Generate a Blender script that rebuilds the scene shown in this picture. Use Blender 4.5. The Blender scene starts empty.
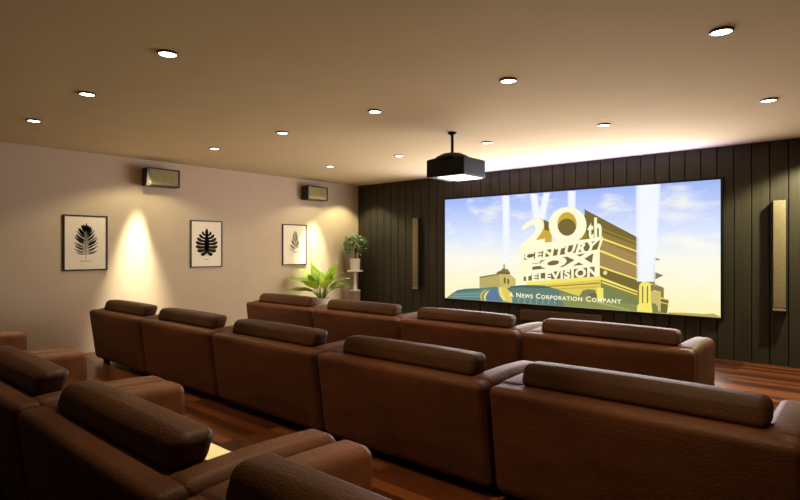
import bpy, bmesh, math, random
from mathutils import Vector, Matrix
random.seed(7)
SC = bpy.context.scene
COL = SC.collection
PI = math.pi
R = math.radians

# ------------------------------------------------------------------ materials
def lin(r, g, b):
    f = lambda c: (c / 255 / 12.92) if c / 255 <= 0.04045 else ((c / 255 + 0.055) / 1.055) ** 2.4
    return (f(r), f(g), f(b), 1.0)

def mat(name):
    m = bpy.data.materials.new(name)
    m.use_nodes = True
    nt = m.node_tree
    return m, nt, nt.nodes['Principled BSDF']

def N(nt, kind, **kw):
    n = nt.nodes.new(kind)
    for k, v in kw.items():
        setattr(n, k, v)
    return n

def coords(nt, scale=(1, 1, 1), kind='Object'):
    t = N(nt, 'ShaderNodeTexCoord')
    mp = N(nt, 'ShaderNodeMapping')
    mp.inputs['Scale'].default_value = scale
    nt.links.new(t.outputs[kind], mp.inputs['Vector'])
    return mp.outputs['Vector']

def ramp(nt, fac, stops):
    r = N(nt, 'ShaderNodeValToRGB')
    els = r.color_ramp.elements
    while len(els) < len(stops):
        els.new(0.5)
    for e, (p, c) in zip(els, stops):
        e.position = p
        e.color = c
    nt.links.new(fac, r.inputs['Fac'])
    return r.outputs['Color']

def bump(nt, bs, height, strength, dist):
    b = N(nt, 'ShaderNodeBump')
    b.inputs['Strength'].default_value = strength
    b.inputs['Distance'].default_value = dist
    nt.links.new(height, b.inputs['Height'])
    nt.links.new(b.outputs['Normal'], bs.inputs['Normal'])

def noise(nt, vec, scale, detail=3, rough=0.5):
    n = N(nt, 'ShaderNodeTexNoise')
    n.inputs['Scale'].default_value = scale
    n.inputs['Detail'].default_value = detail
    n.inputs['Roughness'].default_value = rough
    nt.links.new(vec, n.inputs['Vector'])
    return n

def simple(name, c, rough=0.6, spec=0.4, metal=0.0, var=0.12, scale=14, bmp=0.0, stretch=(1, 1, 1)):
    m, nt, bs = mat(name)
    v = coords(nt, stretch)
    n = noise(nt, v, scale)
    a = tuple(x * (1 - var) for x in c[:3]) + (1,)
    b = tuple(min(1, x * (1 + var)) for x in c[:3]) + (1,)
    nt.links.new(ramp(nt, n.outputs['Fac'], [(0.3, a), (0.7, b)]), bs.inputs['Base Color'])
    bs.inputs['Roughness'].default_value = rough
    bs.inputs['Specular IOR Level'].default_value = spec
    bs.inputs['Metallic'].default_value = metal
    if bmp:
        bump(nt, bs, n.outputs['Fac'], bmp, 0.002)
    return m

def emit(name, c, s):
    m, nt, bs = mat(name)
    bs.inputs['Base Color'].default_value = (0.02, 0.02, 0.02, 1)
    bs.inputs['Specular IOR Level'].default_value = 0.0
    bs.inputs['Emission Color'].default_value = c
    bs.inputs['Emission Strength'].default_value = s
    return m

def leather(name, c1, c2):
    m, nt, bs = mat(name)
    v = coords(nt, (0.5, 1, 1.4))
    big = noise(nt, v, 5, 4)
    nt.links.new(ramp(nt, big.outputs['Fac'], [(0.35, c1), (0.7, c2)]), bs.inputs['Base Color'])
    vo = N(nt, 'ShaderNodeTexVoronoi')
    vo.inputs['Scale'].default_value = 95
    nt.links.new(v, vo.inputs['Vector'])
    fine = noise(nt, v, 70, 4, 0.6)
    mx = N(nt, 'ShaderNodeMath', operation='ADD')
    nt.links.new(vo.outputs['Distance'], mx.inputs[0])
    nt.links.new(fine.outputs['Fac'], mx.inputs[1])
    bump(nt, bs, mx.outputs[0], 0.3, 0.004)
    bs.inputs['Roughness'].default_value = 0.56
    bs.inputs['Specular IOR Level'].default_value = 0.2
    return m

def floor_wood():
    m, nt, bs = mat('cherry_planks')
    v = coords(nt)
    br = N(nt, 'ShaderNodeTexBrick')
    br.offset = 0.37
    br.inputs['Scale'].default_value = 1
    br.inputs['Brick Width'].default_value = 1.35
    br.inputs['Row Height'].default_value = 0.115
    br.inputs['Mortar Size'].default_value = 0.0022
    br.inputs['Bias'].default_value = 0.0
    br.inputs['Color1'].default_value = (0.0, 0.0, 0.0, 1)
    br.inputs['Color2'].default_value = (1, 1, 1, 1)
    br.inputs['Mortar'].default_value = (0.25, 0.25, 0.25, 1)
    nt.links.new(v, br.inputs['Vector'])
    g = noise(nt, coords(nt, (0.9, 16, 1)), 3.2, 6, 0.6)
    mx = N(nt, 'ShaderNodeMix', data_type='FLOAT')
    mx.inputs[0].default_value = 0.45
    nt.links.new(br.outputs['Color'], mx.inputs[2])
    nt.links.new(g.outputs['Fac'], mx.inputs[3])
    c = ramp(nt, mx.outputs[0], [(0.08, FLOOR_DARK), (0.45, FLOOR_MID), (0.9, FLOOR_LIGHT)])
    nt.links.new(c, bs.inputs['Base Color'])
    bs.inputs['Roughness'].default_value = 0.3
    bs.inputs['Specular IOR Level'].default_value = 0.5
    bump(nt, bs, br.outputs['Fac'], 0.25, -0.002)
    return m

def panel_wood(name, c1, c2):
    m, nt, bs = mat(name)
    g = noise(nt, coords(nt, (9, 9, 0.5)), 2.0, 4, 0.5)
    nt.links.new(ramp(nt, g.outputs['Fac'], [(0.25, c1), (0.75, c2)]), bs.inputs['Base Color'])
    bump(nt, bs, g.outputs['Fac'], 0.12, 0.003)
    bs.inputs['Roughness'].default_value = 0.55
    bs.inputs['Specular IOR Level'].default_value = 0.3
    return m

def screen_sky(h, k):
    m, nt, bs = mat('screen_sky')
    t = N(nt, 'ShaderNodeTexCoord')
    sp = N(nt, 'ShaderNodeSeparateXYZ')
    nt.links.new(t.outputs['Object'], sp.inputs[0])
    d = N(nt, 'ShaderNodeMath', operation='DIVIDE')
    nt.links.new(sp.outputs['Z'], d.inputs[0])
    d.inputs[1].default_value = h
    base = ramp(nt, d.outputs[0], [(0.0, lin(255, 244, 176)), (0.18, lin(255, 248, 208)), (0.42, lin(252, 250, 236)),
                                   (0.62, lin(222, 232, 255)), (1.0, lin(160, 184, 250))])
    mp = N(nt, 'ShaderNodeMapping')
    mp.inputs['Scale'].default_value = (1, 1, 2.6)
    nt.links.new(t.outputs['Object'], mp.inputs['Vector'])
    n = noise(nt, mp.outputs['Vector'], 1.25, 5, 0.55)
    f = ramp(nt, n.outputs['Fac'], [(0.50, (0, 0, 0, 1)), (0.74, (1, 1, 1, 1))])
    mx = N(nt, 'ShaderNodeMix', data_type='RGBA')
    nt.links.new(f, mx.inputs[0])
    nt.links.new(base, mx.inputs[6])
    mx.inputs[7].default_value = lin(255, 253, 240)
    bs.inputs['Base Color'].default_value = (0.02, 0.02, 0.02, 1)
    bs.inputs['Specular IOR Level'].default_value = 0.0
    nt.links.new(mx.outputs[2], bs.inputs['Emission Color'])
    bs.inputs['Emission Strength'].default_value = k
    return m

# ------------------------------------------------------------------ mesh helpers
def obj(name, bm, m, parent=None, loc=(0, 0, 0), smooth=True, rot=(0, 0, 0)):
    me = bpy.data.meshes.new(name)
    bmesh.ops.recalc_face_normals(bm, faces=bm.faces[:])
    for f in bm.faces:
        f.smooth = smooth
    bm.to_mesh(me)
    bm.free()
    for mm in (m if isinstance(m, (list, tuple)) else [m]):
        me.materials.append(mm)
    o = bpy.data.objects.new(name, me)
    COL.objects.link(o)
    o.location = loc
    o.rotation_euler = rot
    if parent:
        o.parent = parent
    return o

def thing(name, label, cat, loc=(0, 0, 0), rotz=0, group=None):
    o = bpy.data.objects.new(name, None)
    o.empty_display_size = 0.1
    COL.objects.link(o)
    o.location = loc
    o.rotation_euler = (0, 0, rotz)
    o['label'] = label
    o['category'] = cat
    if group:
        o['group'] = group
    return o

def struct(name, bm, m, label, smooth=False):
    o = obj(name, bm, m, smooth=smooth)
    o['kind'] = 'structure'
    o['label'] = label
    o['category'] = name.split('_')[0]
    return o

def dup(root, loc, label, group=None):
    r = root.copy()
    COL.objects.link(r)
    r.location = loc
    r['label'] = label
    if group:
        r['group'] = group
    for ch in list(root.children):
        c = ch.copy()
        COL.objects.link(c)
        c.parent = r
        for g in list(ch.children):
            d = g.copy()
            COL.objects.link(d)
            d.parent = c
    return r

def box(bm, x0, x1, y0, y1, z0, z1):
    v = [bm.verts.new(p) for p in ((x0, y0, z0), (x1, y0, z0), (x1, y1, z0), (x0, y1, z0),
                                   (x0, y0, z1), (x1, y0, z1), (x1, y1, z1), (x0, y1, z1))]
    for f in ((0, 3, 2, 1), (4, 5, 6, 7), (0, 1, 5, 4), (1, 2, 6, 5), (2, 3, 7, 6), (3, 0, 4, 7)):
        bm.faces.new([v[i] for i in f])

def rbox(bm, x0, x1, y0, y1, z0, z1, r, fn=None, na=5, step=0.07, bulge=(0, 0, 0)):
    """box with truly rounded edges and softly swollen faces; fn bends every point"""
    c = ((x0 + x1) / 2, (y0 + y1) / 2, (z0 + z1) / 2)
    h = ((x1 - x0) / 2, (y1 - y0) / 2, (z1 - z0) / 2)
    rr = [r] * 3 if not isinstance(r, (tuple, list)) else r
    r = min(rr[0], *[q * 0.98 for q in h])
    ax = []
    for a in range(3):
        i = h[a] - r
        arc = [math.tan(k / na * PI / 4) * r for k in range(na + 1)]
        m = max(1, int(2 * i / step))
        L = [-i - t for t in reversed(arc)] + [-i + 2 * i * k / m for k in range(1, m)] + [i + t for t in arc]
        ax.append(L)
    cache = {}
    def vert(p):
        q = [max(-(h[a] - r), min(h[a] - r, p[a])) for a in range(3)]
        v = Vector([p[a] - q[a] for a in range(3)])
        v = v.normalized() * r if v.length > 1e-9 else v
        o = [q[a] + v[a] for a in range(3)]
        s = [o[a] / h[a] for a in range(3)]
        w = [1 - t * t for t in s]
        o = [o[0] + bulge[0] * s[0] * w[1] * w[2], o[1] + bulge[1] * s[1] * w[0] * w[2], o[2] + bulge[2] * s[2] * w[0] * w[1]]
        o = Vector([o[a] + c[a] for a in range(3)])
        if fn:
            o = Vector(fn(*o))
        key = (round(o.x, 5), round(o.y, 5), round(o.z, 5))
        if key not in cache:
            cache[key] = bm.verts.new(o)
        return cache[key]
    for a in range(3):
        b, d = (a + 1) % 3, (a + 2) % 3
        for sg in (-1, 1):
            g = []
            for u in ax[b]:
                row = []
                for w in ax[d]:
                    p = [0, 0, 0]
                    p[a] = sg * h[a]
                    p[b] = u
                    p[d] = w
                    row.append(vert(p))
                g.append(row)
            for i in range(len(g) - 1):
                for j in range(len(g[0]) - 1):
                    f = []
                    for v in (g[i][j], g[i + 1][j], g[i + 1][j + 1], g[i][j + 1]):
                        if v not in f:
                            f.append(v)
                    if len(f) > 2:
                        try:
                            bm.faces.new(f)
                        except ValueError:
                            pass

def lathe(bm, prof, cx=0, cy=0, n=32):
    rings = []
    for r, z in prof:
        if r < 1e-6:
            rings.append([bm.verts.new((cx, cy, z))])
        else:
            rings.append([bm.verts.new((cx + r * math.cos(2 * PI * k / n), cy + r * math.sin(2 * PI * k / n), z)) for k in range(n)])
    for a, b in zip(rings, rings[1:]):
        for k in range(n):
            f = []
            for v in (a[k % len(a)], a[(k + 1) % len(a)], b[(k + 1) % len(b)], b[k % len(b)]):
                if v not in f:
                    f.append(v)
            if len(f) > 2:
                bm.faces.new(f)

def tube(bm, pts, rad, n=8):
    pts = [Vector(p) for p in pts]
    rads = rad if isinstance(rad, (list, tuple)) else [rad] * len(pts)
    rings = []
    for i, p in enumerate(pts):
        t = (pts[min(i + 1, len(pts) - 1)] - pts[max(i - 1, 0)]).normalized()
        s = t.cross(Vector((0.31, 0.87, 0.38))).normalized()
        u = t.cross(s)
        rings.append([bm.verts.new(p + (s * math.cos(2 * PI * k / n) + u * math.sin(2 * PI * k / n)) * rads[i]) for k in range(n)])
    for a, b in zip(rings, rings[1:]):
        for k in range(n):
            bm.faces.new((a[k], a[(k + 1) % n], b[(k + 1) % n], b[k]))
    bm.faces.new(rings[0][::-1])
    bm.faces.new(rings[-1])

def prism(bm, pts, axis, a0, a1):
    """outline in two axes pushed along the third"""
    def P(u, v, w):
        return {'x': (w, u, v), 'y': (u, w, v), 'z': (u, v, w)}[axis]
    A = [bm.verts.new(P(u, v, a0)) for u, v in pts]
    B = [bm.verts.new(P(u, v, a1)) for u, v in pts]
    n = len(pts)
    bm.faces.new(A)
    bm.faces.new(B[::-1])
    for k in range(n):
        bm.faces.new((A[k], B[k], B[(k + 1) % n], A[(k + 1) % n]))

def blade(bm, base, az, elev, length, width, droop, fold=0.25, n=9, twist=0.0):
    """one broad pointed leaf arching out from base"""
    base = Vector(base)
    d = Vector((math.cos(az), math.sin(az), 0))
    side = Vector((-math.sin(az), math.cos(az), 0))
    p = base.copy()
    e = elev
    L, C, Rr = [], [], []
    for i in range(n + 1):
        t = i / n
        w = width * 0.5 * (math.sin(PI * min(1, t * 0.94 + 0.06) ** 0.8)) ** 0.85
        if i == n:
            w = 0.002
        tan = d * math.cos(e) + Vector((0, 0, 1)) * math.sin(e)
        up = tan.cross(side) * -1
        s = side * math.cos(twist) + up * math.sin(twist)
        nrm = tan.cross(s) * -1
        wav = 0.06 * width * math.sin(t * 9 + az * 3)
        C.append(bm.verts.new(p))
        L.append(bm.verts.new(p + s * w + nrm * (w * fold + wav)))
        Rr.append(bm.verts.new(p - s * w + nrm * (w * fold - wav)))
        p = p + tan * (length / n)
        e -= droop / n
    for i in range(n):
        bm.faces.new((L[i], L[i + 1], C[i + 1], C[i]))
        bm.faces.new((C[i], C[i + 1], Rr[i + 1], Rr[i]))
# ------------------------------------------------------------------ light levels
E_DOWN, C_DOWN = 270.0, (1.0, .83, .46)
C_WASH = (1.0, .92, .54)
C_CORE = (1.0, .95, .70)
# x, y, core watts, core tilt to the wall in degrees, skirt x, skirt watts, skirt cone in degrees
WASH = [(-8.91, 3.94, 2700, 0, -8.25, 58, 136), (-8.66, 7.68, 750, 14, -8.25, 52, 136), (-8.65, 8.72, 0, 0, -8.62, 80, 105), (-.30, 8.80, 0, 0, -.25, 520, 135)]
E_SCREEN, C_SCREEN = 275.0, (1.0, .90, .78)
E_STRIP, C_STRIP = 78.0, (.53, .50, 1.0)
K_SCREEN = 1.0
EXPOSURE = 0.0
PICTURE = [
    ('p','beam',[(1.33,2.011),(1.501,2.005),(1.5,0.76),(1.361,0.758)]),
    ('p','beam',[(1.344,2.011),(1.487,2.005),(1.489,0.76),(1.373,0.758)]),
    ('p','beam',[(1.358,2.011),(1.474,2.006),(1.478,0.76),(1.384,0.758)]),
    ('p','beam',[(1.371,2.011),(1.46,2.007),(1.467,0.76),(1.395,0.759)]),
    ('p','beam',[(1.385,2.011),(1.447,2.008),(1.456,0.76),(1.406,0.759)]),
    ('p','beam',[(1.912,2.007),(2.071,1.996),(2.143,1.506),(1.986,1.512)]),
    ('p','beam',[(1.925,2.006),(2.058,1.997),(2.13,1.507),(1.999,1.511)]),
    ('p','beam',[(1.938,2.005),(2.045,1.998),(2.118,1.507),(2.011,1.511)]),
    ('p','beam',[(1.95,2.004),(2.033,1.999),(2.105,1.508),(2.024,1.51)]),
    ('p','beam',[(1.963,2.003),(2.02,2.0),(2.093,1.508),(2.036,1.51)]),
    ('p','beam',[(2.178,2.011),(2.312,2.001),(2.206,1.486),(2.04,1.492)]),
    ('p','beam',[(2.188,2.01),(2.301,2.002),(2.192,1.487),(2.054,1.491)]),
    ('p','beam',[(2.199,2.009),(2.29,2.003),(2.179,1.487),(2.067,1.491)]),
    ('p','beam',[(2.21,2.008),(2.28,2.004),(2.166,1.488),(2.08,1.49)]),
    ('p','beam',[(2.221,2.008),(2.269,2.004),(2.153,1.488),(2.093,1.49)]),
    ('p','beam',[(2.632,2.011),(2.784,2.0),(2.78,1.639),(2.636,1.646)]),
    ('p','beam',[(2.644,2.01),(2.772,2.001),(2.769,1.64),(2.648,1.645)]),
    ('p','beam',[(2.656,2.009),(2.76,2.002),(2.757,1.64),(2.659,1.644)]),
    ('p','beam',[(2.669,2.008),(2.748,2.002),(2.746,1.641),(2.671,1.644)]),
    ('p','beam',[(2.681,2.007),(2.736,2.003),(2.734,1.641),(2.683,1.643)]),
    ('p','brown',[(2.924,1.683),(3.837,1.169),(3.867,0.795),(3.957,0.797),(4.061,0.454),(4.192,0.401),(4.192,0.227),(4.264,0.216),(4.236,0.004),(3.198,0.004),(3.164,1.153)]),
    ('p','olive',[(2.924,1.683),(3.837,1.169),(3.852,1.034),(3.264,1.268),(3.028,1.357)]),
    ('p','gold_dark',[(3.239,1.352),(3.852,1.088),(3.852,1.062),(3.239,1.322)]),
    ('p','brown_light',[(3.198,1.153),(4.061,0.767),(4.061,0.579),(3.264,0.869)]),
    ('p','gold_lit',[(3.231,1.194),(4.143,0.838),(4.143,0.827),(3.231,1.157)]),
    ('p','tip',[(3.912,0.923),(4.143,0.841),(3.987,0.789),(3.912,0.796)]),
    ('p','brown_light',[(3.164,0.969),(4.061,0.611),(4.061,0.391),(3.164,0.718)]),
    ('p','gold_lit',[(3.164,1.009),(4.185,0.589),(4.185,0.579),(3.164,0.969)]),
    ('p','tip',[(3.957,0.682),(4.185,0.594),(3.987,0.482),(3.927,0.496)]),
    ('p','olive',[(3.147,0.718),(3.897,0.479),(4.061,0.454),(4.061,0.345),(3.837,0.27),(3.164,0.501)]),
    ('p','gold_lit',[(3.147,0.744),(4.207,0.389),(4.207,0.378),(3.147,0.708)]),
    ('p','tip',[(4.017,0.444),(4.207,0.394),(4.076,0.353),(4.017,0.342)]),
    ('p','gold_pale',[(3.322,0.61),(3.319,0.595),(3.309,0.583),(3.295,0.576),(3.28,0.575),(3.266,0.581),(3.256,0.593),(3.253,0.608),(3.256,0.624),(3.266,0.636),(3.28,0.643),(3.295,0.643),(3.309,0.637),(3.319,0.625)]),
    ('p','green_grey',[(3.231,0.436),(3.852,0.215),(3.852,0.008),(3.231,0.004)]),
    ('p','gold_lit',[(3.214,0.536),(3.852,0.315),(3.852,0.29),(3.214,0.492)]),
    ('p','gold_lit',[(3.231,0.466),(3.852,0.267),(3.852,0.248),(3.231,0.44)]),
    ('p','gold_dark',[(3.231,0.42),(3.852,0.226),(3.852,0.212),(3.231,0.403)]),
    ('p','tan_light',[(4.002,0.342),(4.149,0.318),(4.149,0.026),(4.002,0.019)]),
    ('p','gold_lit',[(4.032,0.359),(4.149,0.333),(4.149,0.321),(4.032,0.34)]),
    ('p','olive',[(4.149,0.225),(4.25,0.2),(4.236,0.014),(4.149,0.018)]),
    ('p','gold_lit',[(4.134,0.255),(4.273,0.229),(4.273,0.22),(4.134,0.236)]),
    ('p','gold_lit',[(4.134,0.183),(4.268,0.155),(4.268,0.145),(4.134,0.169)]),
    ('p','cream_glow',[(1.734,1.059),(2.603,1.177),(3.248,1.21),(3.248,1.152),(3.198,1.002),(3.198,0.485),(2.493,0.424),(1.693,0.3),(1.693,0.763)]),
    ('p','gold',[(1.856,0.372),(3.214,0.536),(3.214,0.019),(2.493,0.004),(1.856,0.088)]),
    ('p','gold_lit',[(1.856,0.399),(3.214,0.559),(3.214,0.496),(1.856,0.333)]),
    ('p','gold_dark',[(2.21,0.338),(3.198,0.445),(3.198,0.425),(2.21,0.32)]),
    ('p','gold_mid',[(2.21,0.288),(3.198,0.382),(3.198,0.358),(2.21,0.27)]),
    ('p','brown_deep',[(1.805,0.903),(3.214,1.174),(3.156,0.994),(1.805,0.801)]),
    ('p','gold_lit',[(2.994,1.163),(3.264,1.205),(3.198,1.144),(2.994,1.113)]),
    ('p','brown_deep',[(1.836,0.756),(2.712,0.882),(3.096,0.969),(3.062,0.75),(1.836,0.609)]),
    ('p','brown_deep',[(1.795,0.526),(3.156,0.718),(3.156,0.544),(1.795,0.415)]),
    ('p','olive',[(2.942,1.64),(3.028,1.594),(3.248,1.219),(2.994,1.172),(2.907,1.19)]),
    ('p','gold_olive',[(2.114,1.561),(2.23,1.494),(2.344,1.428),(2.344,1.127),(1.795,1.096),(2.035,1.239)]),
    ('p','olive',[(2.191,1.532),(2.306,1.474),(2.306,1.323),(2.21,1.343)]),
    ('p','gold_olive',[(2.877,1.413),(2.871,1.356),(2.854,1.302),(2.827,1.254),(2.791,1.214),(2.747,1.184),(2.697,1.165),(2.645,1.159),(2.593,1.166),(2.542,1.186),(2.497,1.218),(2.459,1.261),(2.43,1.311),(2.412,1.368),(2.406,1.427),(2.412,1.485),(2.43,1.541),(2.459,1.589),(2.497,1.63),(2.542,1.659),(2.593,1.676),(2.645,1.68),(2.697,1.671),(2.747,1.649),(2.791,1.617),(2.827,1.574),(2.854,1.525),(2.871,1.47)]),
    ('p','olive',[(2.79,1.318),(2.778,1.279),(2.759,1.244),(2.733,1.214),(2.701,1.191),(2.665,1.176),(2.627,1.169),(2.588,1.171),(2.551,1.183),(2.517,1.203),(2.489,1.23),(2.466,1.264),(2.452,1.302),(2.446,1.343),(2.45,1.384),(2.461,1.423),(2.481,1.459),(2.509,1.489),(2.541,1.512),(2.578,1.527),(2.616,1.533),(2.655,1.529),(2.691,1.517),(2.725,1.497),(2.752,1.469),(2.774,1.436),(2.787,1.398),(2.793,1.358)]),
    ('p','gold_dark',[(2.694,1.193),(2.959,1.359),(2.994,1.155),(2.694,1.124)]),
    ('p','letter',[(1.74,1.369),(1.785,1.436),(1.876,1.506),(1.976,1.543),(2.074,1.556),(2.143,1.539),(2.187,1.494),(2.199,1.433),(2.183,1.362),(2.143,1.291),(2.086,1.22),(2.039,1.166),(2.22,1.189),(2.21,1.103),(1.746,1.044),(1.758,1.105),(1.846,1.159),(1.936,1.222),(2.0,1.294),(2.031,1.365),(2.023,1.427),(1.976,1.443),(1.912,1.419),(1.848,1.375),(1.807,1.353)]),
    ('r','letter',[(2.975,1.406),(2.97,1.353),(2.955,1.301),(2.931,1.253),(2.898,1.209),(2.857,1.171),(2.809,1.141),(2.756,1.118),(2.699,1.104),(2.64,1.1),(2.58,1.105),(2.522,1.12),(2.466,1.144),(2.416,1.177),(2.372,1.217),(2.337,1.264),(2.31,1.315),(2.294,1.37),(2.289,1.427),(2.294,1.483),(2.31,1.536),(2.337,1.586),(2.372,1.631),(2.416,1.669),(2.466,1.698),(2.522,1.719),(2.58,1.73),(2.64,1.732),(2.699,1.724),(2.756,1.707),(2.809,1.682),(2.857,1.648),(2.898,1.608),(2.931,1.562),(2.955,1.513),(2.97,1.46)],[(2.801,1.432),(2.799,1.397),(2.791,1.363),(2.778,1.331),(2.761,1.303),(2.74,1.278),(2.716,1.258),(2.688,1.244),(2.659,1.235),(2.629,1.232),(2.599,1.236),(2.569,1.246),(2.541,1.261),(2.516,1.283),(2.494,1.308),(2.476,1.338),(2.463,1.372),(2.455,1.407),(2.452,1.443),(2.455,1.479),(2.463,1.513),(2.476,1.546),(2.494,1.575),(2.516,1.599),(2.541,1.619),(2.569,1.633),(2.599,1.641),(2.629,1.642),(2.659,1.638),(2.688,1.627),(2.716,1.611),(2.74,1.59),(2.761,1.564),(2.778,1.534),(2.791,1.502),(2.799,1.467)]),
    ('t', 'letter', 't', [(2.994, 1.443), (3.096, 1.451), (3.096, 1.182), (2.994, 1.169)], 0.04, 0),
    ('t', 'letter', 'h', [(3.103, 1.53), (3.231, 1.529), (3.231, 1.192), (3.11, 1.177)], 0.045, 0),
    ('p','letter',[(1.795,1.04),(2.23,1.11),(2.976,1.167),(3.214,1.196),(3.189,1.153),(2.493,1.031),(1.795,0.902)]),
    ('t', 'letter', 'CENTURY', [(1.805, 0.926), (3.208, 1.166), (3.13, 0.972), (1.811, 0.798)], 0.045, 0),
    ('p','letter',[(1.807,0.802),(3.147,0.992),(3.13,0.956),(1.811,0.754)]),
    ('t', 'letter', 'FOX', [(1.828, 0.765), (3.172, 0.982), (3.105, 0.74), (1.836, 0.6)], 0.07, 0),
    ('p','letter',[(1.795,0.599),(3.13,0.751),(3.157,0.715),(1.795,0.52)]),
    ('t', 'letter', 'TELEVISION', [(1.791, 0.522), (3.157, 0.718), (3.157, 0.54), (1.791, 0.408)], 0.045, 0),
    ('p','green_grey',[(2.819,0.004),(2.854,0.199),(2.907,0.295),(3.011,0.326),(3.13,0.315),(3.156,0.004)]),
    ('p','gold_lit',[(3.15,0.366),(3.258,0.354),(3.264,0.105),(3.164,0.107)]),
    ('p','olive',[(3.028,0.242),(3.096,0.271),(3.147,0.249),(3.154,0.14),(3.028,0.149)]),
    ('p','tan',[(0.845,0.457),(1.269,0.536),(1.526,0.525),(1.631,0.446),(1.631,0.279),(0.845,0.231)]),
    ('p','tan_light',[(1.269,0.536),(1.526,0.525),(1.631,0.446),(1.631,0.279),(1.334,0.265)]),
    ('p','tan_dark',[(0.845,0.465),(1.283,0.54),(1.283,0.518),(0.845,0.438)]),
    ('p','olive',[(1.204,0.542),(1.291,0.59),(1.518,0.566),(1.518,0.528),(1.291,0.529)]),
    ('p','tan_dark',[(1.291,0.571),(1.347,0.629),(1.463,0.628),(1.518,0.562)]),
    ('p','tan_dark',[(1.382,0.732),(1.399,0.732),(1.407,0.627),(1.373,0.626)]),
    ('p','olive',[(1.382,0.471),(1.425,0.465),(1.425,0.354),(1.382,0.356)]),
    ('p','olive',[(1.459,0.448),(1.501,0.442),(1.501,0.348),(1.459,0.35)]),
    ('p','gold_mid',[(1.049,0.418),(1.547,0.32),(1.547,0.305),(1.049,0.399)]),
    ('p','teal',[(0.051,0.004),(0.188,0.102),(0.324,0.178),(0.517,0.215),(0.891,0.245),(1.204,0.286),(1.356,0.274),(1.505,0.236),(1.568,0.004),(0.845,0.004)]),
    ('p','teal_light',[(0.201,0.087),(0.868,0.154),(0.868,0.132),(0.201,0.069)]),
    ('p','teal_light',[(0.151,0.041),(0.845,0.094),(0.845,0.073),(0.151,0.023)]),
    ('p','teal_dark',[(0.324,0.174),(0.845,0.227),(0.845,0.207),(0.287,0.152)]),
    ('p','blue_grey',[(1.026,0.203),(1.291,0.263),(1.313,0.021),(0.981,0.009)]),
    ('p','gold_mid',[(1.04,0.221),(0.936,0.204),(0.859,0.126),(0.854,0.067),(0.886,0.005),(0.923,0.005),(0.904,0.07),(0.923,0.137),(0.981,0.191)]),
    ('p','gold_pale',[(1.08,0.219),(0.981,0.16),(0.941,0.082),(0.959,0.005),(0.99,0.005),(0.986,0.075),(1.026,0.154)]),
    ('p','gold',[(1.269,0.285),(1.42,0.288),(1.547,0.219),(1.56,0.007),(1.377,0.022),(1.3,0.112),(1.269,0.205)]),
    ('p','gold_pale',[(1.28,0.286),(1.345,0.266),(1.356,0.153),(1.431,0.051),(1.388,0.022),(1.313,0.113)]),
    ('p','teal_mid',[(1.452,0.256),(1.547,0.309),(1.754,0.34),(1.996,0.35),(2.21,0.349),(2.419,0.305),(2.676,0.237),(2.889,0.19),(3.837,0.11),(4.25,0.005),(2.493,0.004),(1.568,0.004),(1.547,0.182)]),
    ('p','teal_dark',[(1.452,0.256),(1.547,0.309),(1.754,0.34),(1.996,0.35),(2.21,0.349),(2.344,0.312),(2.114,0.301),(1.713,0.294)]),
    ('p','olive_green',[(2.493,0.252),(2.889,0.19),(3.837,0.11),(4.25,0.005),(3.198,0.004),(2.585,0.009)]),
    ('p','teal_light',[(1.693,0.106),(1.718,0.107),(1.705,0.004),(1.685,0.004)]),
    ('p','teal_light',[(1.815,0.113),(1.84,0.115),(1.828,0.004),(1.807,0.004)]),
    ('p','teal_light',[(1.936,0.12),(1.96,0.121),(1.948,0.004),(1.928,0.004)]),
    ('p','teal_light',[(2.055,0.127),(2.078,0.128),(2.067,0.007),(2.047,0.005)]),
    ('p','teal_light',[(2.172,0.134),(2.195,0.135),(2.183,0.014),(2.164,0.013)]),
    ('p','teal_light',[(2.287,0.14),(2.31,0.142),(2.298,0.022),(2.279,0.021)]),
    ('p','teal_light',[(2.4,0.147),(2.423,0.148),(2.411,0.029),(2.393,0.028)]),
    ('p','olive_green_light',[(3.198,0.124),(3.714,0.025),(3.682,0.01),(3.164,0.092)]),
    ('p','gold_lit',[(3.831,0.429),(3.876,0.484),(3.972,0.482),(4.008,0.436),(4.008,0.153),(4.032,0.108),(4.032,0.004),(3.797,0.006),(3.8,0.092),(3.831,0.142)]),
    ('p','olive',[(3.876,0.415),(3.894,0.415),(3.894,0.146),(3.876,0.145)]),
    ('p','olive',[(3.948,0.418),(3.966,0.419),(3.966,0.151),(3.948,0.149)]),
    ('p','gold_dark',[(3.803,0.379),(3.831,0.39),(3.831,0.142),(3.803,0.14)]),
    ('p','green_grey',[(4.017,0.146),(4.061,0.157),(4.105,0.113),(4.111,0.007),(4.032,0.004)]),
    ('p','beam',[(3.777,2.011),(4.156,2.011),(4.072,0.494),(3.792,0.483)]),
    ('p','beam',[(3.796,2.011),(4.139,2.011),(4.058,0.493),(3.806,0.483)]),
    ('p','beam',[(3.814,2.011),(4.121,2.011),(4.045,0.493),(3.82,0.484)]),
    ('p','beam',[(3.833,2.011),(4.103,2.011),(4.032,0.492),(3.834,0.484)]),
    ('p','beam',[(3.852,2.011),(4.085,2.011),(4.018,0.492),(3.847,0.485)]),
    ('p','beam',[(3.871,2.011),(4.067,2.011),(4.005,0.491),(3.861,0.485)]),
    ('p','beam',[(3.889,2.011),(4.048,2.011),(3.992,0.49),(3.875,0.486)]),
    ('p','hill',[(4.264,0.027),(4.53,0.042),(4.745,0.041),(4.875,0.057),(4.956,0.025),(4.956,0.004),(4.25,0.004)]),
    ('t', 'caption', 'A News Corporation Company', [(1.497, 0.198), (3.557, 0.206), (3.557, 0.114), (1.497, 0.108)], 0.02, 1),
]# ------------------------------------------------------------------ palette
FLOOR_DARK = lin(42, 19, 9)
FLOOR_MID = lin(62, 27, 12)
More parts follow.
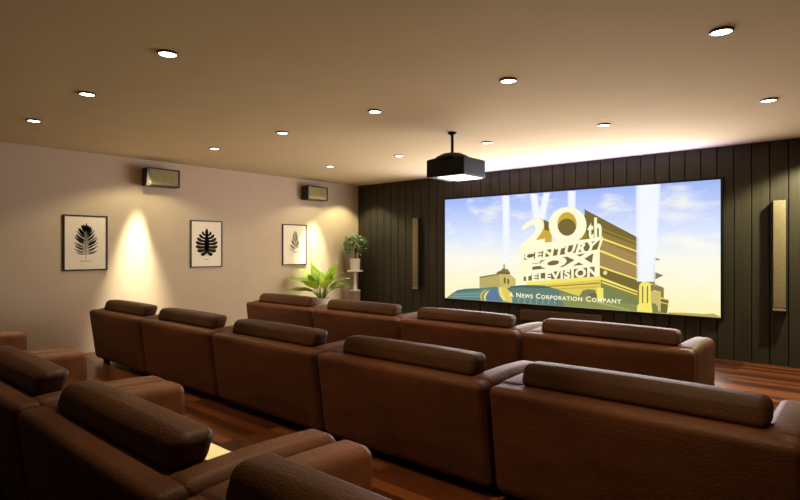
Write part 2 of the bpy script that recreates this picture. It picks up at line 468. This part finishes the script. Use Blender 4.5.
FLOOR_LIGHT = lin(122, 67, 33)
XL, XR, YF, YB, ZC = -9.2, 2.4, 9.07, -1.9, 3.11      # room: print wall, opposite wall, screen wall, rear wall, ceiling

M_wall = simple('warm_plaster', lin(194, 174, 148), 0.85, 0.2, var=0.02, scale=3)
M_ceil = simple('ceiling_paint', lin(206, 188, 152), 0.9, 0.1, var=0.02, scale=2)
M_dark = simple('rear_wall_paint', lin(92, 75, 58), 0.9, 0.2, var=0.03)
M_floor = floor_wood()
M_panel = panel_wood('dark_panelling', lin(45, 41, 34), lin(57, 52, 43))
M_gap = simple('panel_groove', lin(14, 12, 10), 0.9, 0.1)
M_lea = leather('brown_leather', lin(77, 42, 23), lin(95, 53, 30))
M_roll = leather('brown_leather_rolls', lin(68, 39, 21), lin(84, 49, 27))
M_cush = simple('cream_seat_fabric', lin(226, 214, 178), 0.8, 0.2, var=0.05, scale=60, bmp=0.2)
M_leg = simple('black_lacquer', lin(18, 15, 13), 0.4, 0.4)
M_blk = simple('black_satin', lin(11, 11, 12), 0.5, 0.3, var=0.1)
M_ring = simple('lamp_ring_metal', lin(96, 86, 76), 0.35, 0.5, metal=0.8)
M_lamp = emit('lamp_glass', (1.0, 0.93, 0.8, 1), 14)
M_frame = simple('print_frame_black', lin(30, 24, 18), 0.4, 0.4)
M_paper = simple('print_paper', lin(236, 222, 200), 0.8, 0.2, var=0.015)
M_ink = simple('print_ink', lin(34, 32, 28), 0.8, 0.1, var=0.3, scale=40)
M_ink2 = simple('print_ink_grey', lin(110, 104, 90), 0.8, 0.1, var=0.45, scale=26)
M_cab = simple('speaker_cabinet', lin(44, 38, 32), 0.5, 0.35)
M_cloth = simple('speaker_cloth', lin(152, 140, 98), 0.9, 0.15, var=0.45, scale=110, bmp=0.4)
M_cloth2 = simple('column_speaker_cloth', lin(126, 115, 92), 0.9, 0.15, var=0.22, scale=90, bmp=0.3)
M_cent = simple('center_speaker_cloth', lin(84, 64, 52), 0.9, 0.15, var=0.2, scale=90)
M_trim = simple('pale_metal_trim', lin(170, 150, 118), 0.35, 0.5, metal=0.5)
M_white = simple('white_ceramic', lin(232, 228, 218), 0.4, 0.5, var=0.03)
M_pot = simple('grey_stone_pot', lin(196, 186, 170), 0.7, 0.3, var=0.12, scale=30)
M_standg = simple('stand_taupe', lin(150, 132, 114), 0.6, 0.3, var=0.06)
M_soil = simple('soil', lin(46, 34, 24), 0.95, 0.1, var=0.4, scale=60)
M_stem = simple('green_stem', lin(128, 150, 60), 0.6, 0.3, var=0.2)
M_bark = simple('bark', lin(64, 48, 32), 0.8, 0.2, var=0.3)

def leaf_mat(name, c1, c2, rough, trans, scale=7):
    m, nt, bs = mat(name)
    n = noise(nt, coords(nt), scale, 3)
    nt.links.new(ramp(nt, n.outputs['Fac'], [(0.35, c1), (0.65, c2)]), bs.inputs['Base Color'])
    bs.inputs['Roughness'].default_value = rough
    bs.inputs['Specular IOR Level'].default_value = 0.5
    bs.inputs['Transmission Weight'].default_value = 0.0
    tr = N(nt, 'ShaderNodeBsdfTranslucent')
    tr.inputs['Color'].default_value = c2
    mx = N(nt, 'ShaderNodeMixShader')
    mx.inputs[0].default_value = trans
    out = nt.nodes['Material Output']
    nt.links.new(bs.outputs[0], mx.inputs[1])
    nt.links.new(tr.outputs[0], mx.inputs[2])
    nt.links.new(mx.outputs[0], out.inputs['Surface'])
    return m
M_lime = leaf_mat('lime_leaf', lin(112, 150, 40), lin(170, 196, 66), 0.4, 0.3)
M_deep = leaf_mat('deep_green_leaf', lin(36, 68, 32), lin(176, 198, 152), 0.3, 0.12, 16)

# ------------------------------------------------------------------ the room
b = bmesh.new(); box(b, XL - .12, XR + .12, YB - .12, YF + .15, -.12, 0)
struct('floor', b, M_floor, 'glossy reddish cherry plank floor')
b = bmesh.new(); box(b, XL - .12, XR + .12, YB - .12, YF + .15, ZC, ZC + .12)
struct('ceiling', b, M_ceil, 'plain tan painted ceiling')
b = bmesh.new(); box(b, XL - .12, XL, YB - .12, YF + .15, 0, ZC)
struct('wall_left', b, M_wall, 'beige plaster wall hung with framed leaf prints')
b = bmesh.new(); box(b, XR, XR + .12, YB - .12, YF + .15, 0, ZC)
struct('wall_right', b, M_dark, 'plain side wall')
b = bmesh.new(); box(b, XL, XR, YB - .12, YB, 0, ZC)
struct('wall_back', b, M_dark, 'plain rear wall')
b = bmesh.new()
box(b, XL, XR, YF + .02, YF + .15, 0, ZC)
x = -0.86 + 0.2145 * 15
pw = bmesh.new()
while x > XL:
    l, r_ = max(XL, x - 0.2145 + 0.006), min(XR, x - 0.006)
    if r_ - l > 0.02:
        e = 0.004
        prism(b, [(l, YF + .03), (l, YF + e), (l + e, YF), (r_ - e, YF), (r_, YF + e), (r_, YF + .03)], 'z', 0, ZC)
    x -= 0.2145
pw.free()
wf = struct('wall_front', b, [M_panel, M_gap], 'dark vertical plank panelling behind the screen')
for p in wf.data.polygons[:6]:
    p.material_index = 1

# ------------------------------------------------------------------ loveseats
def lean(x, y, z):
    return (x, y - 0.09 * max(0, (z - 0.08)) / 0.67, z)

def make_loveseat():
    t = thing('loveseat', '', 'loveseat')
    b = bmesh.new(); rbox(b, -.80, .80, -.035, .31, .06, .75, .05, lean, bulge=(0, .012, .006))
    obj('backrest', b, M_lea, t)
    for s in (-1, 1):
        b = bmesh.new()
        def armf(x, y, z):
            return (x, y - 0.05 * max(0, (z - .08)) / .67 * max(0, 1 - y / .7), z)
        rbox(b, s * .805 - (.195 if s > 0 else 0), s * .805 + (.195 if s < 0 else 0), .03, .745, .063, .757, .055, armf, bulge=(0, .008, .022))
        obj('arm', b, M_lea, t)
    b = bmesh.new(); rbox(b, -.63, .63, .22, .70, .08, .31, .02)
    obj('seat_base', b, M_lea, t)
    b = bmesh.new(); rbox(b, -.608, .608, .24, .75, .31, .465, .04, bulge=(0, .01, .012))
    c = obj('seat_cushion', b, M_cush, t); c['label'] = 'cream fabric seat cushion'
    b = bmesh.new()
    def rollf(x, y, z):
        return (x, y + (z - .82) * 0.32, z - abs(x) ** 8 * 0.03)
    rbox(b, -.645, .645, .035, .205, .742, .885, .046, rollf, bulge=(.010, .012, .010))
    obj('headrest_roll', b, M_roll, t)
    for sx in (-1, 1):
        for y in (.09, .65):
            b = bmesh.new()
            rbox(b, sx * .70 - .045, sx * .70 + .045, y - .045, y + .045, 0, .085, .008, lambda x, y_, z, sx=sx, yy=y: (sx * .70 + (x - sx * .70) * (.75 + z * 3), yy + (y_ - yy) * (.75 + z * 3), z))
            obj('leg', b, M_leg, t)
    return t

ordinal = ['first', 'second', 'third', 'fourth', 'fifth']
seats = []
rowdef = [
    ('front row', 'front row facing the screen', 5.14, -7.71, 1.66, 4),
    ('middle row', 'middle row of seats', 3.03, -8.385, 1.643, 5),
    ('rear row', 'rear row behind the other two', 0.955, -6.72, 1.64, 4),
]
proto = make_loveseat()
first = True
for key, desc, y, x0, pitch, n in rowdef:
    for k in range(n):
        loc = (x0 + .80 + pitch * k, y, 0)
        lab = {
            'front row': ['brown leather loveseat in front row, end seat beside the potted leafy plant', 'brown leather loveseat in front row, second from the plant end',
                          'brown leather loveseat in front row, third from the plant end', 'brown leather loveseat in front row, end seat with its arm toward the bare floor'],
            'middle row': ['brown leather loveseat in middle row, end seat against the beige print wall', 'brown leather loveseat in middle row, second from the print wall',
                           'brown leather loveseat in middle row, third from the print wall', 'brown leather loveseat in middle row, fourth from the print wall',
                           'brown leather loveseat in middle row, farthest seat from the print wall'],
            'rear row': ['brown leather loveseat in rear row, only its arm in view by the print wall', 'brown leather loveseat in rear row, half cut off by the photo edge',
                         'brown leather loveseat in rear row, whole headrest roll and cream seat in view', 'brown leather loveseat in rear row, only its headrest and one arm in view'],
        }[key][k]
        grp = 'loveseats in three rows'
        if first:
            proto.location = loc; proto['label'] = lab; proto['group'] = grp; first = False
        else:
            dup(proto, loc, lab, grp)

# ------------------------------------------------------------------ ceiling downlights
def lamp(name, kind, loc, energy, color, rot=(0, 0, 0), **kw):
    L = bpy.data.lights.new(name, kind)
    L.energy = energy
    L.color = color
    for k, v in kw.items():
        setattr(L, k, v)
    o = bpy.data.objects.new(name, L)
    COL.objects.link(o)
    o.location = loc
    o.rotation_euler = rot
    return o

GX = [-7.372, -5.722, -4.083, -2.443, -0.784]
GY = [1.976, 4.280, 6.560]
rows = ['ceiling row over the rear seats', 'ceiling row in mid room', 'ceiling row closest to the screen']
def make_down():
    t = thing('ceiling_downlight', '', 'ceiling light')
    b = bmesh.new()
    lathe(b, [(.062, 0), (.062, -.012), (.067, -.017), (.075, -.014), (.078, 0), (.062, 0)], n=40)
    obj('trim_ring', b, M_ring, t)
    b = bmesh.new()
    lathe(b, [(0, -.010), (.063, -.010), (.063, -.003), (0, -.003)], n=40)
    obj('diffuser', b, M_lamp, t)
    return t
dproto = make_down()
dfirst = True
for j, y in enumerate(GY):
    for i, x in enumerate(GX):
        lamp('downlight_beam', 'SPOT', (x, y, ZC - .03), E_DOWN, C_DOWN, spot_size=R(70), spot_blend=1.0, shadow_soft_size=0.06)
        if j == 0 and i > 2:
            continue
        lab = 'round downlight in %s, %s out from print wall' % (rows[j], ordinal[i])
        if dfirst:
            dproto.location = (x, y, ZC); dproto['label'] = lab; dproto['group'] = 'ceiling downlights'; dfirst = False
        else:
            dup(dproto, (x, y, ZC), lab, 'ceiling downlights')
# wall washers: narrow hot core and a wide soft skirt
for (x, y, ec, tilt, xs, ew, cone) in WASH:
    if ec:
        lamp('wall_wash_core', 'SPOT', (x, y, ZC - .04), ec, C_CORE, rot=(0, R(tilt), 0), spot_size=R(38), spot_blend=1.0, shadow_soft_size=0.05)
    if ew:
        lamp('wall_wash_skirt', 'SPOT', (xs, min(y, 8.45), ZC - .04), ew, C_WASH, spot_size=R(cone), spot_blend=0.3, shadow_soft_size=0.05)

# ------------------------------------------------------------------ the screen
SX0, SX1, SZ0, SZ1 = -6.624, -1.664, 0.609, 2.625
SY = 9.03
scr = thing('projection_screen', 'wide bright projection screen showing a golden monument and searchlights under blue sky', 'screen', (SX0, SY, SZ0))
W, H = SX1 - SX0, SZ1 - SZ0
b = bmesh.new()
fw = .035
for (a0, a1, c0, c1) in ((-fw, W + fw, -fw, 0), (-fw, W + fw, H, H + fw), (-fw, 0, 0, H), (W, W + fw, 0, H)):
    box(b, a0, a1, -.006, .04, c0, c1)
box(b, 0, W, .012, .04, 0, H)
obj('border', b, M_blk, scr, smooth=False)
K = K_SCREEN
pal = {'beam': (244, 249, 255), 'brown': (150, 124, 66), 'brown_light': (168, 138, 84),
       'olive': (118, 104, 52), 'gold_dark': (150, 132, 44), 'gold_lit': (246, 232, 110), 'tip': (132, 124, 92), 'gold_pale': (238, 222, 150), 'green_grey': (122, 132, 82),
       'tan_light': (206, 188, 112), 'cream_glow': (255, 252, 205), 'gold': (228, 204, 92), 'gold_mid': (204, 180, 74), 'brown_deep': (124, 104, 50), 'gold_olive': (206, 172, 60),
       'letter': (255, 252, 214), 'tan': (186, 172, 108), 'tan_dark': (126, 112, 64), 'teal': (96, 132, 128), 'teal_light': (132, 164, 158), 'teal_dark': (70, 104, 100),
       'blue_grey': (96, 124, 152), 'teal_mid': (98, 128, 118), 'olive_green': (138, 146, 84), 'olive_green_light': (168, 174, 106), 'hill': (190, 168, 92), 'caption': (255, 250, 206)}
mats = [screen_sky(H, K)]
idx = {}
for k, c in pal.items():
    idx[k] = len(mats)
    mats.append(emit('screen_' + k, lin(*c), K))
    if k == 'beam':
        mats[-1].node_tree.nodes['Principled BSDF'].inputs['Alpha'].default_value = 0.5
pb = bmesh.new()
v = [pb.verts.new(p) for p in ((0, 0, 0), (W, 0, 0), (W, 0, H), (0, 0, H))]
f = pb.faces.new(v); f.material_index = 0
depth = [0.0]
def layer(dz=0.00025):
    depth[0] -= dz
    return depth[0]
def text_shape(s, bold, sc):
    cu = bpy.data.curves.new('lettering', 'FONT')
    cu.body = s
    cu.offset = bold
    cu.resolution_u = 3
    if sc:
        cu.small_caps_scale = 0.78
        for ch in cu.body_format:
            ch.use_small_caps = True
    cu.space_character = 1.12 if bold else 1.0
    o = bpy.data.objects.new('lettering', cu)
    COL.objects.link(o)
    bpy.context.view_layer.update()
    dg = bpy.context.evaluated_depsgraph_get()
    me = bpy.data.meshes.new_from_object(o.evaluated_get(dg))
    vs = [tuple(q.co) for q in me.vertices]
    fs = [tuple(p.vertices) for p in me.polygons]
    bpy.data.objects.remove(o); bpy.data.curves.remove(cu); bpy.data.meshes.remove(me)
    return vs, fs
def tess(pts, y, mi):
    es = [pb.verts.new((p[0], y, p[1])) for p in pts]
    if len(es) == 4:
        fs = [pb.faces.new(es)]
    else:
        ed = [pb.edges.new((es[i], es[(i + 1) % len(es)])) for i in range(len(es))]
        fs = [g for g in bmesh.ops.triangle_fill(pb, edges=ed, use_beauty=True)['geom'] if isinstance(g, bmesh.types.BMFace)]
    for q in fs:
        q.material_index = mi
for it in PICTURE:
    mi = idx[it[1]]
    y = layer()
    if it[0] == 'p':
        tess(it[2], y, mi)
    elif it[0] == 'r':
        A = [pb.verts.new((p[0], y, p[1])) for p in it[2]]
        B = [pb.verts.new((p[0], y, p[1])) for p in it[3]]
        n = len(A)
        for k in range(n):
            q = pb.faces.new((A[k], A[(k + 1) % n], B[(k + 1) % n], B[k])); q.material_index = mi
    else:
        _, _, s, quad, bold, sc = it
        vs, fs = text_shape(s, bold, sc)
        x0, x1 = min(p[0] for p in vs), max(p[0] for p in vs)
        y0, y1 = min(p[1] for p in vs), max(p[1] for p in vs)
        tl, tr, br_, bl = quad
        nv = []
        for p in vs:
            u, w = (p[0] - x0) / (x1 - x0), (p[1] - y0) / (y1 - y0)
            X = (bl[0] * (1 - u) + br_[0] * u) * (1 - w) + (tl[0] * (1 - u) + tr[0] * u) * w
            Z = (bl[1] * (1 - u) + br_[1] * u) * (1 - w) + (tl[1] * (1 - u) + tr[1] * u) * w
            nv.append(pb.verts.new((X, y, Z)))
        for fc in fs:
            try:
                q = pb.faces.new([nv[i] for i in fc]); q.material_index = mi
            except ValueError:
                pass
me = bpy.data.meshes.new('picture')
pb.to_mesh(me); pb.free()
for m in mats:
    me.materials.append(m)
po = bpy.data.objects.new('picture', me)
COL.objects.link(po)
po.parent = scr
po['label'] = 'projected picture of a golden monument with stacked words'
# added area lamp standing in for the screen's glow on ceiling and seats
lamp('screen_glow_fill', 'AREA', ((SX0 + SX1) / 2, SY - .06, (SZ0 + SZ1) / 2), E_SCREEN, C_SCREEN, rot=(R(-90), 0, 0), shape='RECTANGLE', size=W, size_y=H)

# added unseen strip lamp along the top edge of the screen, washing the ceiling
lamp('ceiling_fill_strip', 'AREA', ((SX0 + SX1) / 2, SY - .05, SZ1 + .06), E_STRIP, C_STRIP, rot=(R(180 + 64), 0, 0), shape='RECTANGLE', size=W * .96, size_y=.03)

# ------------------------------------------------------------------ projector
pr = thing('ceiling_projector', 'black projector hanging from ceiling on a thin rod in front of the screen', 'projector', (-4.08, 5.72, 0))
b = bmesh.new(); lathe(b, [(0, ZC), (.055, ZC), (.055, ZC - .02), (.03, ZC - .035), (0, ZC - .035)], n=28); obj('ceiling_plate', b, M_blk, pr)
b = bmesh.new(); tube(b, [(0, 0, ZC - .03), (0, 0, 2.80)], .019, 16); obj('rod', b, M_blk, pr)
b = bmesh.new(); lathe(b, [(0, 2.85), (.05, 2.845), (.13, 2.83), (.21, 2.79), (.24, 2.75), (0, 2.75)], n=36); obj('mount_dome', b, M_blk, pr)
b = bmesh.new(); rbox(b, -.28, .30, -.19, .32, 2.53, 2.775, .02, lambda x, y, z: (x, y, z - .10 * max(0, abs(x) - .12) * (1 if z > 2.65 else 0)), step=.05)
obj('housing', b, M_blk, pr)
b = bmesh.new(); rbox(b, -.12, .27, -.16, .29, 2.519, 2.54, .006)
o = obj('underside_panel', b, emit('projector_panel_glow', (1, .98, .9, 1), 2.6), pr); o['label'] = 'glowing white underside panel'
b = bmesh.new()
prof = [(0, .27), (.06, .27), (.06, .33), (.05, .335), (.045, .31), (0, .305)]
lathe(b, [(r, z) for r, z in prof], n=28)
obj('lens', b, M_blk, pr, loc=(.02, 0, 2.65), rot=(R(-90), 0, 0))

# ------------------------------------------------------------------ speakers
def surround(y, label):
    t = thing('wall_speaker', label, 'speaker', (XL, y, 2.66), group='box speakers on the print wall')
    w, h, d = .55, .30, .23
    b = bmesh.new()
    th = .022
    box(b, .035, .055, -w/2, w/2, 0, h)
    box(b, .035, d, -w/2, w/2, 0, th); box(b, .035, d, -w/2, w/2, h - th, h)
    box(b, .035, d, -w/2, -w/2 + th, th, h - th); box(b, .035, d, w/2 - th, w/2, th, h - th)
    obj('cabinet', b, M_cab, t, smooth=False)
    b = bmesh.new(); rbox(b, .06, d - .008, -w/2 + th, w/2 - th, th, h - th, .006); obj('grille', b, M_cloth, t)
    b = bmesh.new(); box(b, 0, .04, -.09, .09, .08, .22); obj('bracket', b, M_blk, t, smooth=False)
surround(4.285, 'black box speaker high on print wall above the gap between the first two prints')
surround(7.64, 'black box speaker high on print wall near the screen corner')

def column(x, label):
    t = thing('column_speaker', label, 'speaker', (x, YF, .77), group='column speakers beside the screen')
    b = bmesh.new(); rbox(b, -.085, .085, -.105, 0, 0, 1.51, .006, step=.2); obj('cabinet', b, M_cab, t)
    b = bmesh.new(); rbox(b, -.070, .070, -.118, -.09, .035, 1.50, .008, step=.2); obj('grille', b, M_cloth2, t)
    b = bmesh.new(); rbox(b, -.074, .074, -.120, -.06, -.006, .028, .006, step=.2); obj('base_trim', b, M_trim, t)
column(-.952, 'tall slim column speaker beside the screen on the bare floor side, brightly lit')
column(-7.36, 'tall slim dark column speaker between the screen and the plant corner')
t = thing('mounted_center_speaker', 'low wide brown speaker panel under the middle of the screen', 'speaker', (-4.15, YF, .30))
b = bmesh.new(); rbox(b, -.76, .76, -.06, 0, 0, .21, .008, step=.3); obj('cabinet', b, M_cab, t)
b = bmesh.new(); rbox(b, -.745, .745, -.072, -.05, .012, .198, .008, step=.3); obj('grille', b, M_cent, t)

# ------------------------------------------------------------------ framed leaf prints
def leaflet(bm, p0, p1, w, curve=0.0, n=7, blunt=False):
    """flat pointed leaflet from p0 to p1 in the (y, z) plane"""
    p0, p1 = Vector((0,) + p0), Vector((0,) + p1)
    d = p1 - p0
    nn = Vector((0, -d.z, d.y)).normalized()
    A, B = [], []
    for i in range(n + 1):
        t = i / n
        c = p0 + d * t + nn * curve * math.sin(PI * t)
        ww = w * math.sin(PI * (t * .92 + .04)) ** .7
        if blunt:
            ww = w * (.45 + .55 * t) * max(.04, 1 - (max(0, t - .7) / .3) ** 2.2) ** .5
        A.append(bm.verts.new(c + nn * ww)); B.append(bm.verts.new(c - nn * ww))
    for i in range(n):
        bm.faces.new((A[i], A[i + 1], B[i + 1], B[i]))

def framed(y, label, kind):
    t = thing('framed_print', label, 'picture', (XL, y, 1.705), group='framed leaf prints')
    w, h, f = .63, .855, .021
    b = bmesh.new()
    for (a0, a1, c0, c1) in ((-w/2, w/2, -h/2, -h/2 + f), (-w/2, w/2, h/2 - f, h/2), (-w/2, -w/2 + f, -h/2 + f, h/2 - f), (w/2 - f, w/2, -h/2 + f, h/2 - f)):
        box(b, 0, .022, a0, a1, c0, c1)
    obj('frame', b, M_frame, t, smooth=False)
    b = bmesh.new(); box(b, .004, .012, -w/2 + f, w/2 - f, -h/2 + f, h/2 - f); pap = obj('paper', b, M_paper, t, smooth=False)
    b = bmesh.new()
    rnd = random.Random(int(y * 10))
    if kind == 'palm':
        leaflet(b, (0, -.26), (0, .27), .006)
        for k in range(22):
            z = -.175 + k * .0195
            q = k / 21
            L = .19 * math.sin(PI * (q * .72 + .26)) ** .55
            for s in (-1, 1):
                a = R(16 + 46 * q + rnd.uniform(-7, 7))
                l2 = L * rnd.uniform(.85, 1.08)
                leaflet(b, (0, z), (s * l2 * math.cos(a), z + l2 * math.sin(a)), .0075 + .006 * q, curve=-s * .010)
        leaflet(b, (0, .18), (.006, .31), .013)
        leaflet(b, (0, .17), (-.03, .285), .012)
    elif kind == 'monstera':
        leaflet(b, (0, -.235), (0, .22), .008)
        leaflet(b, (0, .13), (0, .28), .034)
        lob = [(.150, .090, .225, .028), (.10, .150, .170, .032), (.05, .192, .105, .034), (.005, .216, .035, .036), (-.04, .218, -.045, .037), (-.075, .19, -.125, .038), (-.095, .115, -.205, .040)]
        for z, ty, tz, wd in lob:
            for s in (-1, 1):
                leaflet(b, (-s * .006, z), (s * ty, tz), wd, curve=-s * .022, n=12, blunt=True)
        for s in (-1, 1):
            leaflet(b, (s * .022, -.12), (s * .02, .15), .030)
    else:
        leaflet(b, (.01, -.12), (.02, .26), .007)
        for k in range(13):
            z = -.08 + k * .026
            q = k / 12
            L = .15 * (1 - .6 * q)
            for s in (-1, 1):
                a = R(34 + 34 * q + rnd.uniform(-12, 12))
                leaflet(b, (.012, z), (.012 + s * L * math.cos(a), z + L * math.sin(a)), .010, curve=-s * .015)
        leaflet(b, (-.15, -.06), (.03, -.14), .009, curve=-.02)
        leaflet(b, (-.06, -.17), (.16, -.11), .006, curve=-.015)
        leaflet(b, (-.13, .02), (.0, -.10), .008, curve=-.02)
    art = obj('leaf_artwork', b, M_ink2 if kind == 'sprig' else M_ink, t, loc=(.0128, 0, 0 if kind != 'monstera' else .0))
    if kind != 'sprig':
        b = bmesh.new()
        n = 7 if kind == 'palm' else 4
        for k in range(n):
            box(b, .012, .0127, -.012 * n + k * .024, -.012 * n + k * .024 + .018, -.285, -.277)
        obj('caption_strip', b, M_ink, t, smooth=False)
framed(3.155, 'black framed print of a dense feathery dark palm leaf', 'palm')
framed(5.18, 'black framed print of a dark split monstera leaf', 'monstera')
framed(7.185, 'black framed print of a sparse grey sprig beside the leafy plant', 'sprig')

# ------------------------------------------------------------------ plants by the corner
t = thing('potted_plant', 'large lime green broad leaved plant in a pale pot behind the front row', 'plant', (-8.62, 7.44, 0))
b = bmesh.new(); lathe(b, [(0, 0), (.13, 0), (.15, .02), (.175, .58), (.18, .60), (.165, .60), (.155, .55), (0, .55)], n=36); obj('pot', b, M_pot, t)
b = bmesh.new(); lathe(b, [(0, .565), (.08, .562), (.157, .55), (0, .545)], n=28); obj('soil', b, M_soil, t)
fb, sb = bmesh.new(), bmesh.new()
rnd = random.Random(5)
view = R(-41)
# azimuth (0 = away from the print wall toward the rear), lift, stem, blade length, width, droop
leaves = [(0, 70, .42, .46, .24, .5), (182, 46, .40, .50, .21, 1.0), (165, 60, .42, .50, .23, .9), (8, 48, .38, .46, .22, 1.0), (-6, 32, .34, .42, .20, .9), (186, 24, .34, .52, .19, .9),
          (205, 34, .30, .46, .18, 1.2), (60, 60, .36, .46, .20, .7), (-60, 50, .34, .46, .19, 1.0), (120, 70, .36, .46, .20, .5), (-30, 44, .32, .44, .21, 1.1),
          (228, 50, .32, .48, .19, 1.1), (35, 72, .44, .40, .20, .5), (170, 78, .46, .42, .20, .5), (-15, 58, .40, .46, .20, .9)]
for az, el, st, ln, wd, dr in leaves:
    a = R(az + 41 + rnd.uniform(-8, 8))
    e = R(el)
    d = Vector((math.cos(a) * math.cos(e), math.sin(a) * math.cos(e), math.sin(e)))
    p0 = Vector((.03 * math.cos(a), .03 * math.sin(a), .55))
    p1 = p0 + (Vector((0, 0, 1)) * .45 + d * .7) * st * .8
    p2 = p1 + d * .06
    tube(sb, [p0, (p0 + p1) / 2 + Vector((0, 0, .02)), p1, p2], [.013, .011, .009, .006], 7)
    blade(fb, p1, a, e, ln, wd * 1.15, dr, twist=rnd.uniform(-.5, .5))
for f in fb.verts:
    f.co.x = max(f.co.x, -.57)
obj('leaves', fb, M_lime, t); obj('stems', sb, M_stem, t)

ST = (-8.83, 8.61)
t = thing('plant_stand', 'white two tier plant stand in the corner by the panelling', 'plant stand', (ST[0], ST[1], 0))
b = bmesh.new(); rbox(b, -.085, .085, -.085, .085, 0, .665, .008, step=.3); o = obj('base_column', b, M_standg, t); o['label'] = 'taupe lower column'
b = bmesh.new(); lathe(b, [(0, .665), (.115, .665), (.12, .672), (.12, .690), (.115, .697), (0, .697)], n=40); obj('shelf', b, M_white, t)
b = bmesh.new(); lathe(b, [(0, .697), (.05, .697), (.045, .72), (.036, .82), (.03, 1.0), (.04, 1.11), (0, 1.11)], n=28); obj('post', b, M_white, t)
b = bmesh.new(); lathe(b, [(0, 1.105), (.175, 1.105), (.18, 1.112), (.18, 1.132), (.175, 1.14), (0, 1.14)], n=40); obj('shelf', b, M_white, t)
t = thing('potted_topiary', 'small round dark green bush in a white pot on top of the plant stand', 'plant', (ST[0], ST[1], 1.14))
b = bmesh.new(); lathe(b, [(0, 0), (.10, 0), (.105, .01), (.118, .25), (.12, .26), (.11, .26), (.105, .24), (0, .24)], n=36); obj('pot', b, M_white, t)
b = bmesh.new(); lathe(b, [(0, .25), (.107, .24), (0, .235)], n=28); obj('soil', b, M_soil, t)
b = bmesh.new()
tube(b, [(0, 0, .25), (.01, .01, .36), (0, 0, .52)], [.018, .015, .012], 8)
for k in range(9):
    a = 2 * PI * k / 9
    tube(b, [(0, 0, .36 + .01 * k), (.07 * math.cos(a), .07 * math.sin(a), .50), (.15 * math.cos(a), .15 * math.sin(a), .60 + .03 * math.sin(k * 2))], [.008, .006, .003], 6)
obj('stem', b, M_bark, t)
b = bmesh.new()
rnd = random.Random(11)
for k in range(330):
    u = rnd.uniform(-1, 1); a = rnd.uniform(0, 2 * PI); rr = .235 * rnd.uniform(.45, 1.0) ** .6
    s = math.sqrt(1 - u * u)
    p = (rr * s * math.cos(a) * 1.0, rr * s * math.sin(a) * 1.0, .56 + rr * u * .98)
    blade(b, p, a + rnd.uniform(-.9, .9), rnd.uniform(-.3, 1.0), rnd.uniform(.08, .13), rnd.uniform(.045, .065), rnd.uniform(.2, 1.0), n=4)
obj('leaves', b, M_deep, t)

# ------------------------------------------------------------------ world, camera, view
w = bpy.data.worlds.new('night')
w.use_nodes = True
w.node_tree.nodes['Background'].inputs['Color'].default_value = (1.0, .85, .7, 1)
w.node_tree.nodes['Background'].inputs['Strength'].default_value = 0.0
SC.world = w
cam = bpy.data.cameras.new('camera')
cam.sensor_fit = 'HORIZONTAL'
cam.sensor_width = 36
cam.lens = 36 * 543 / 800
cam.shift_y = -0.3 / 800
cam.clip_start = .02
co = bpy.data.objects.new('camera', cam)
COL.objects.link(co)
co.location = (0, 0, 1.6)
co.rotation_euler = (R(90), 0, R(41))
SC.camera = co
SC.view_settings.view_transform = 'Standard'
SC.view_settings.look = 'None'
SC.view_settings.exposure = EXPOSURE
SC.view_settings.gamma = 1.0
SC.view_settings.use_curve_mapping = False
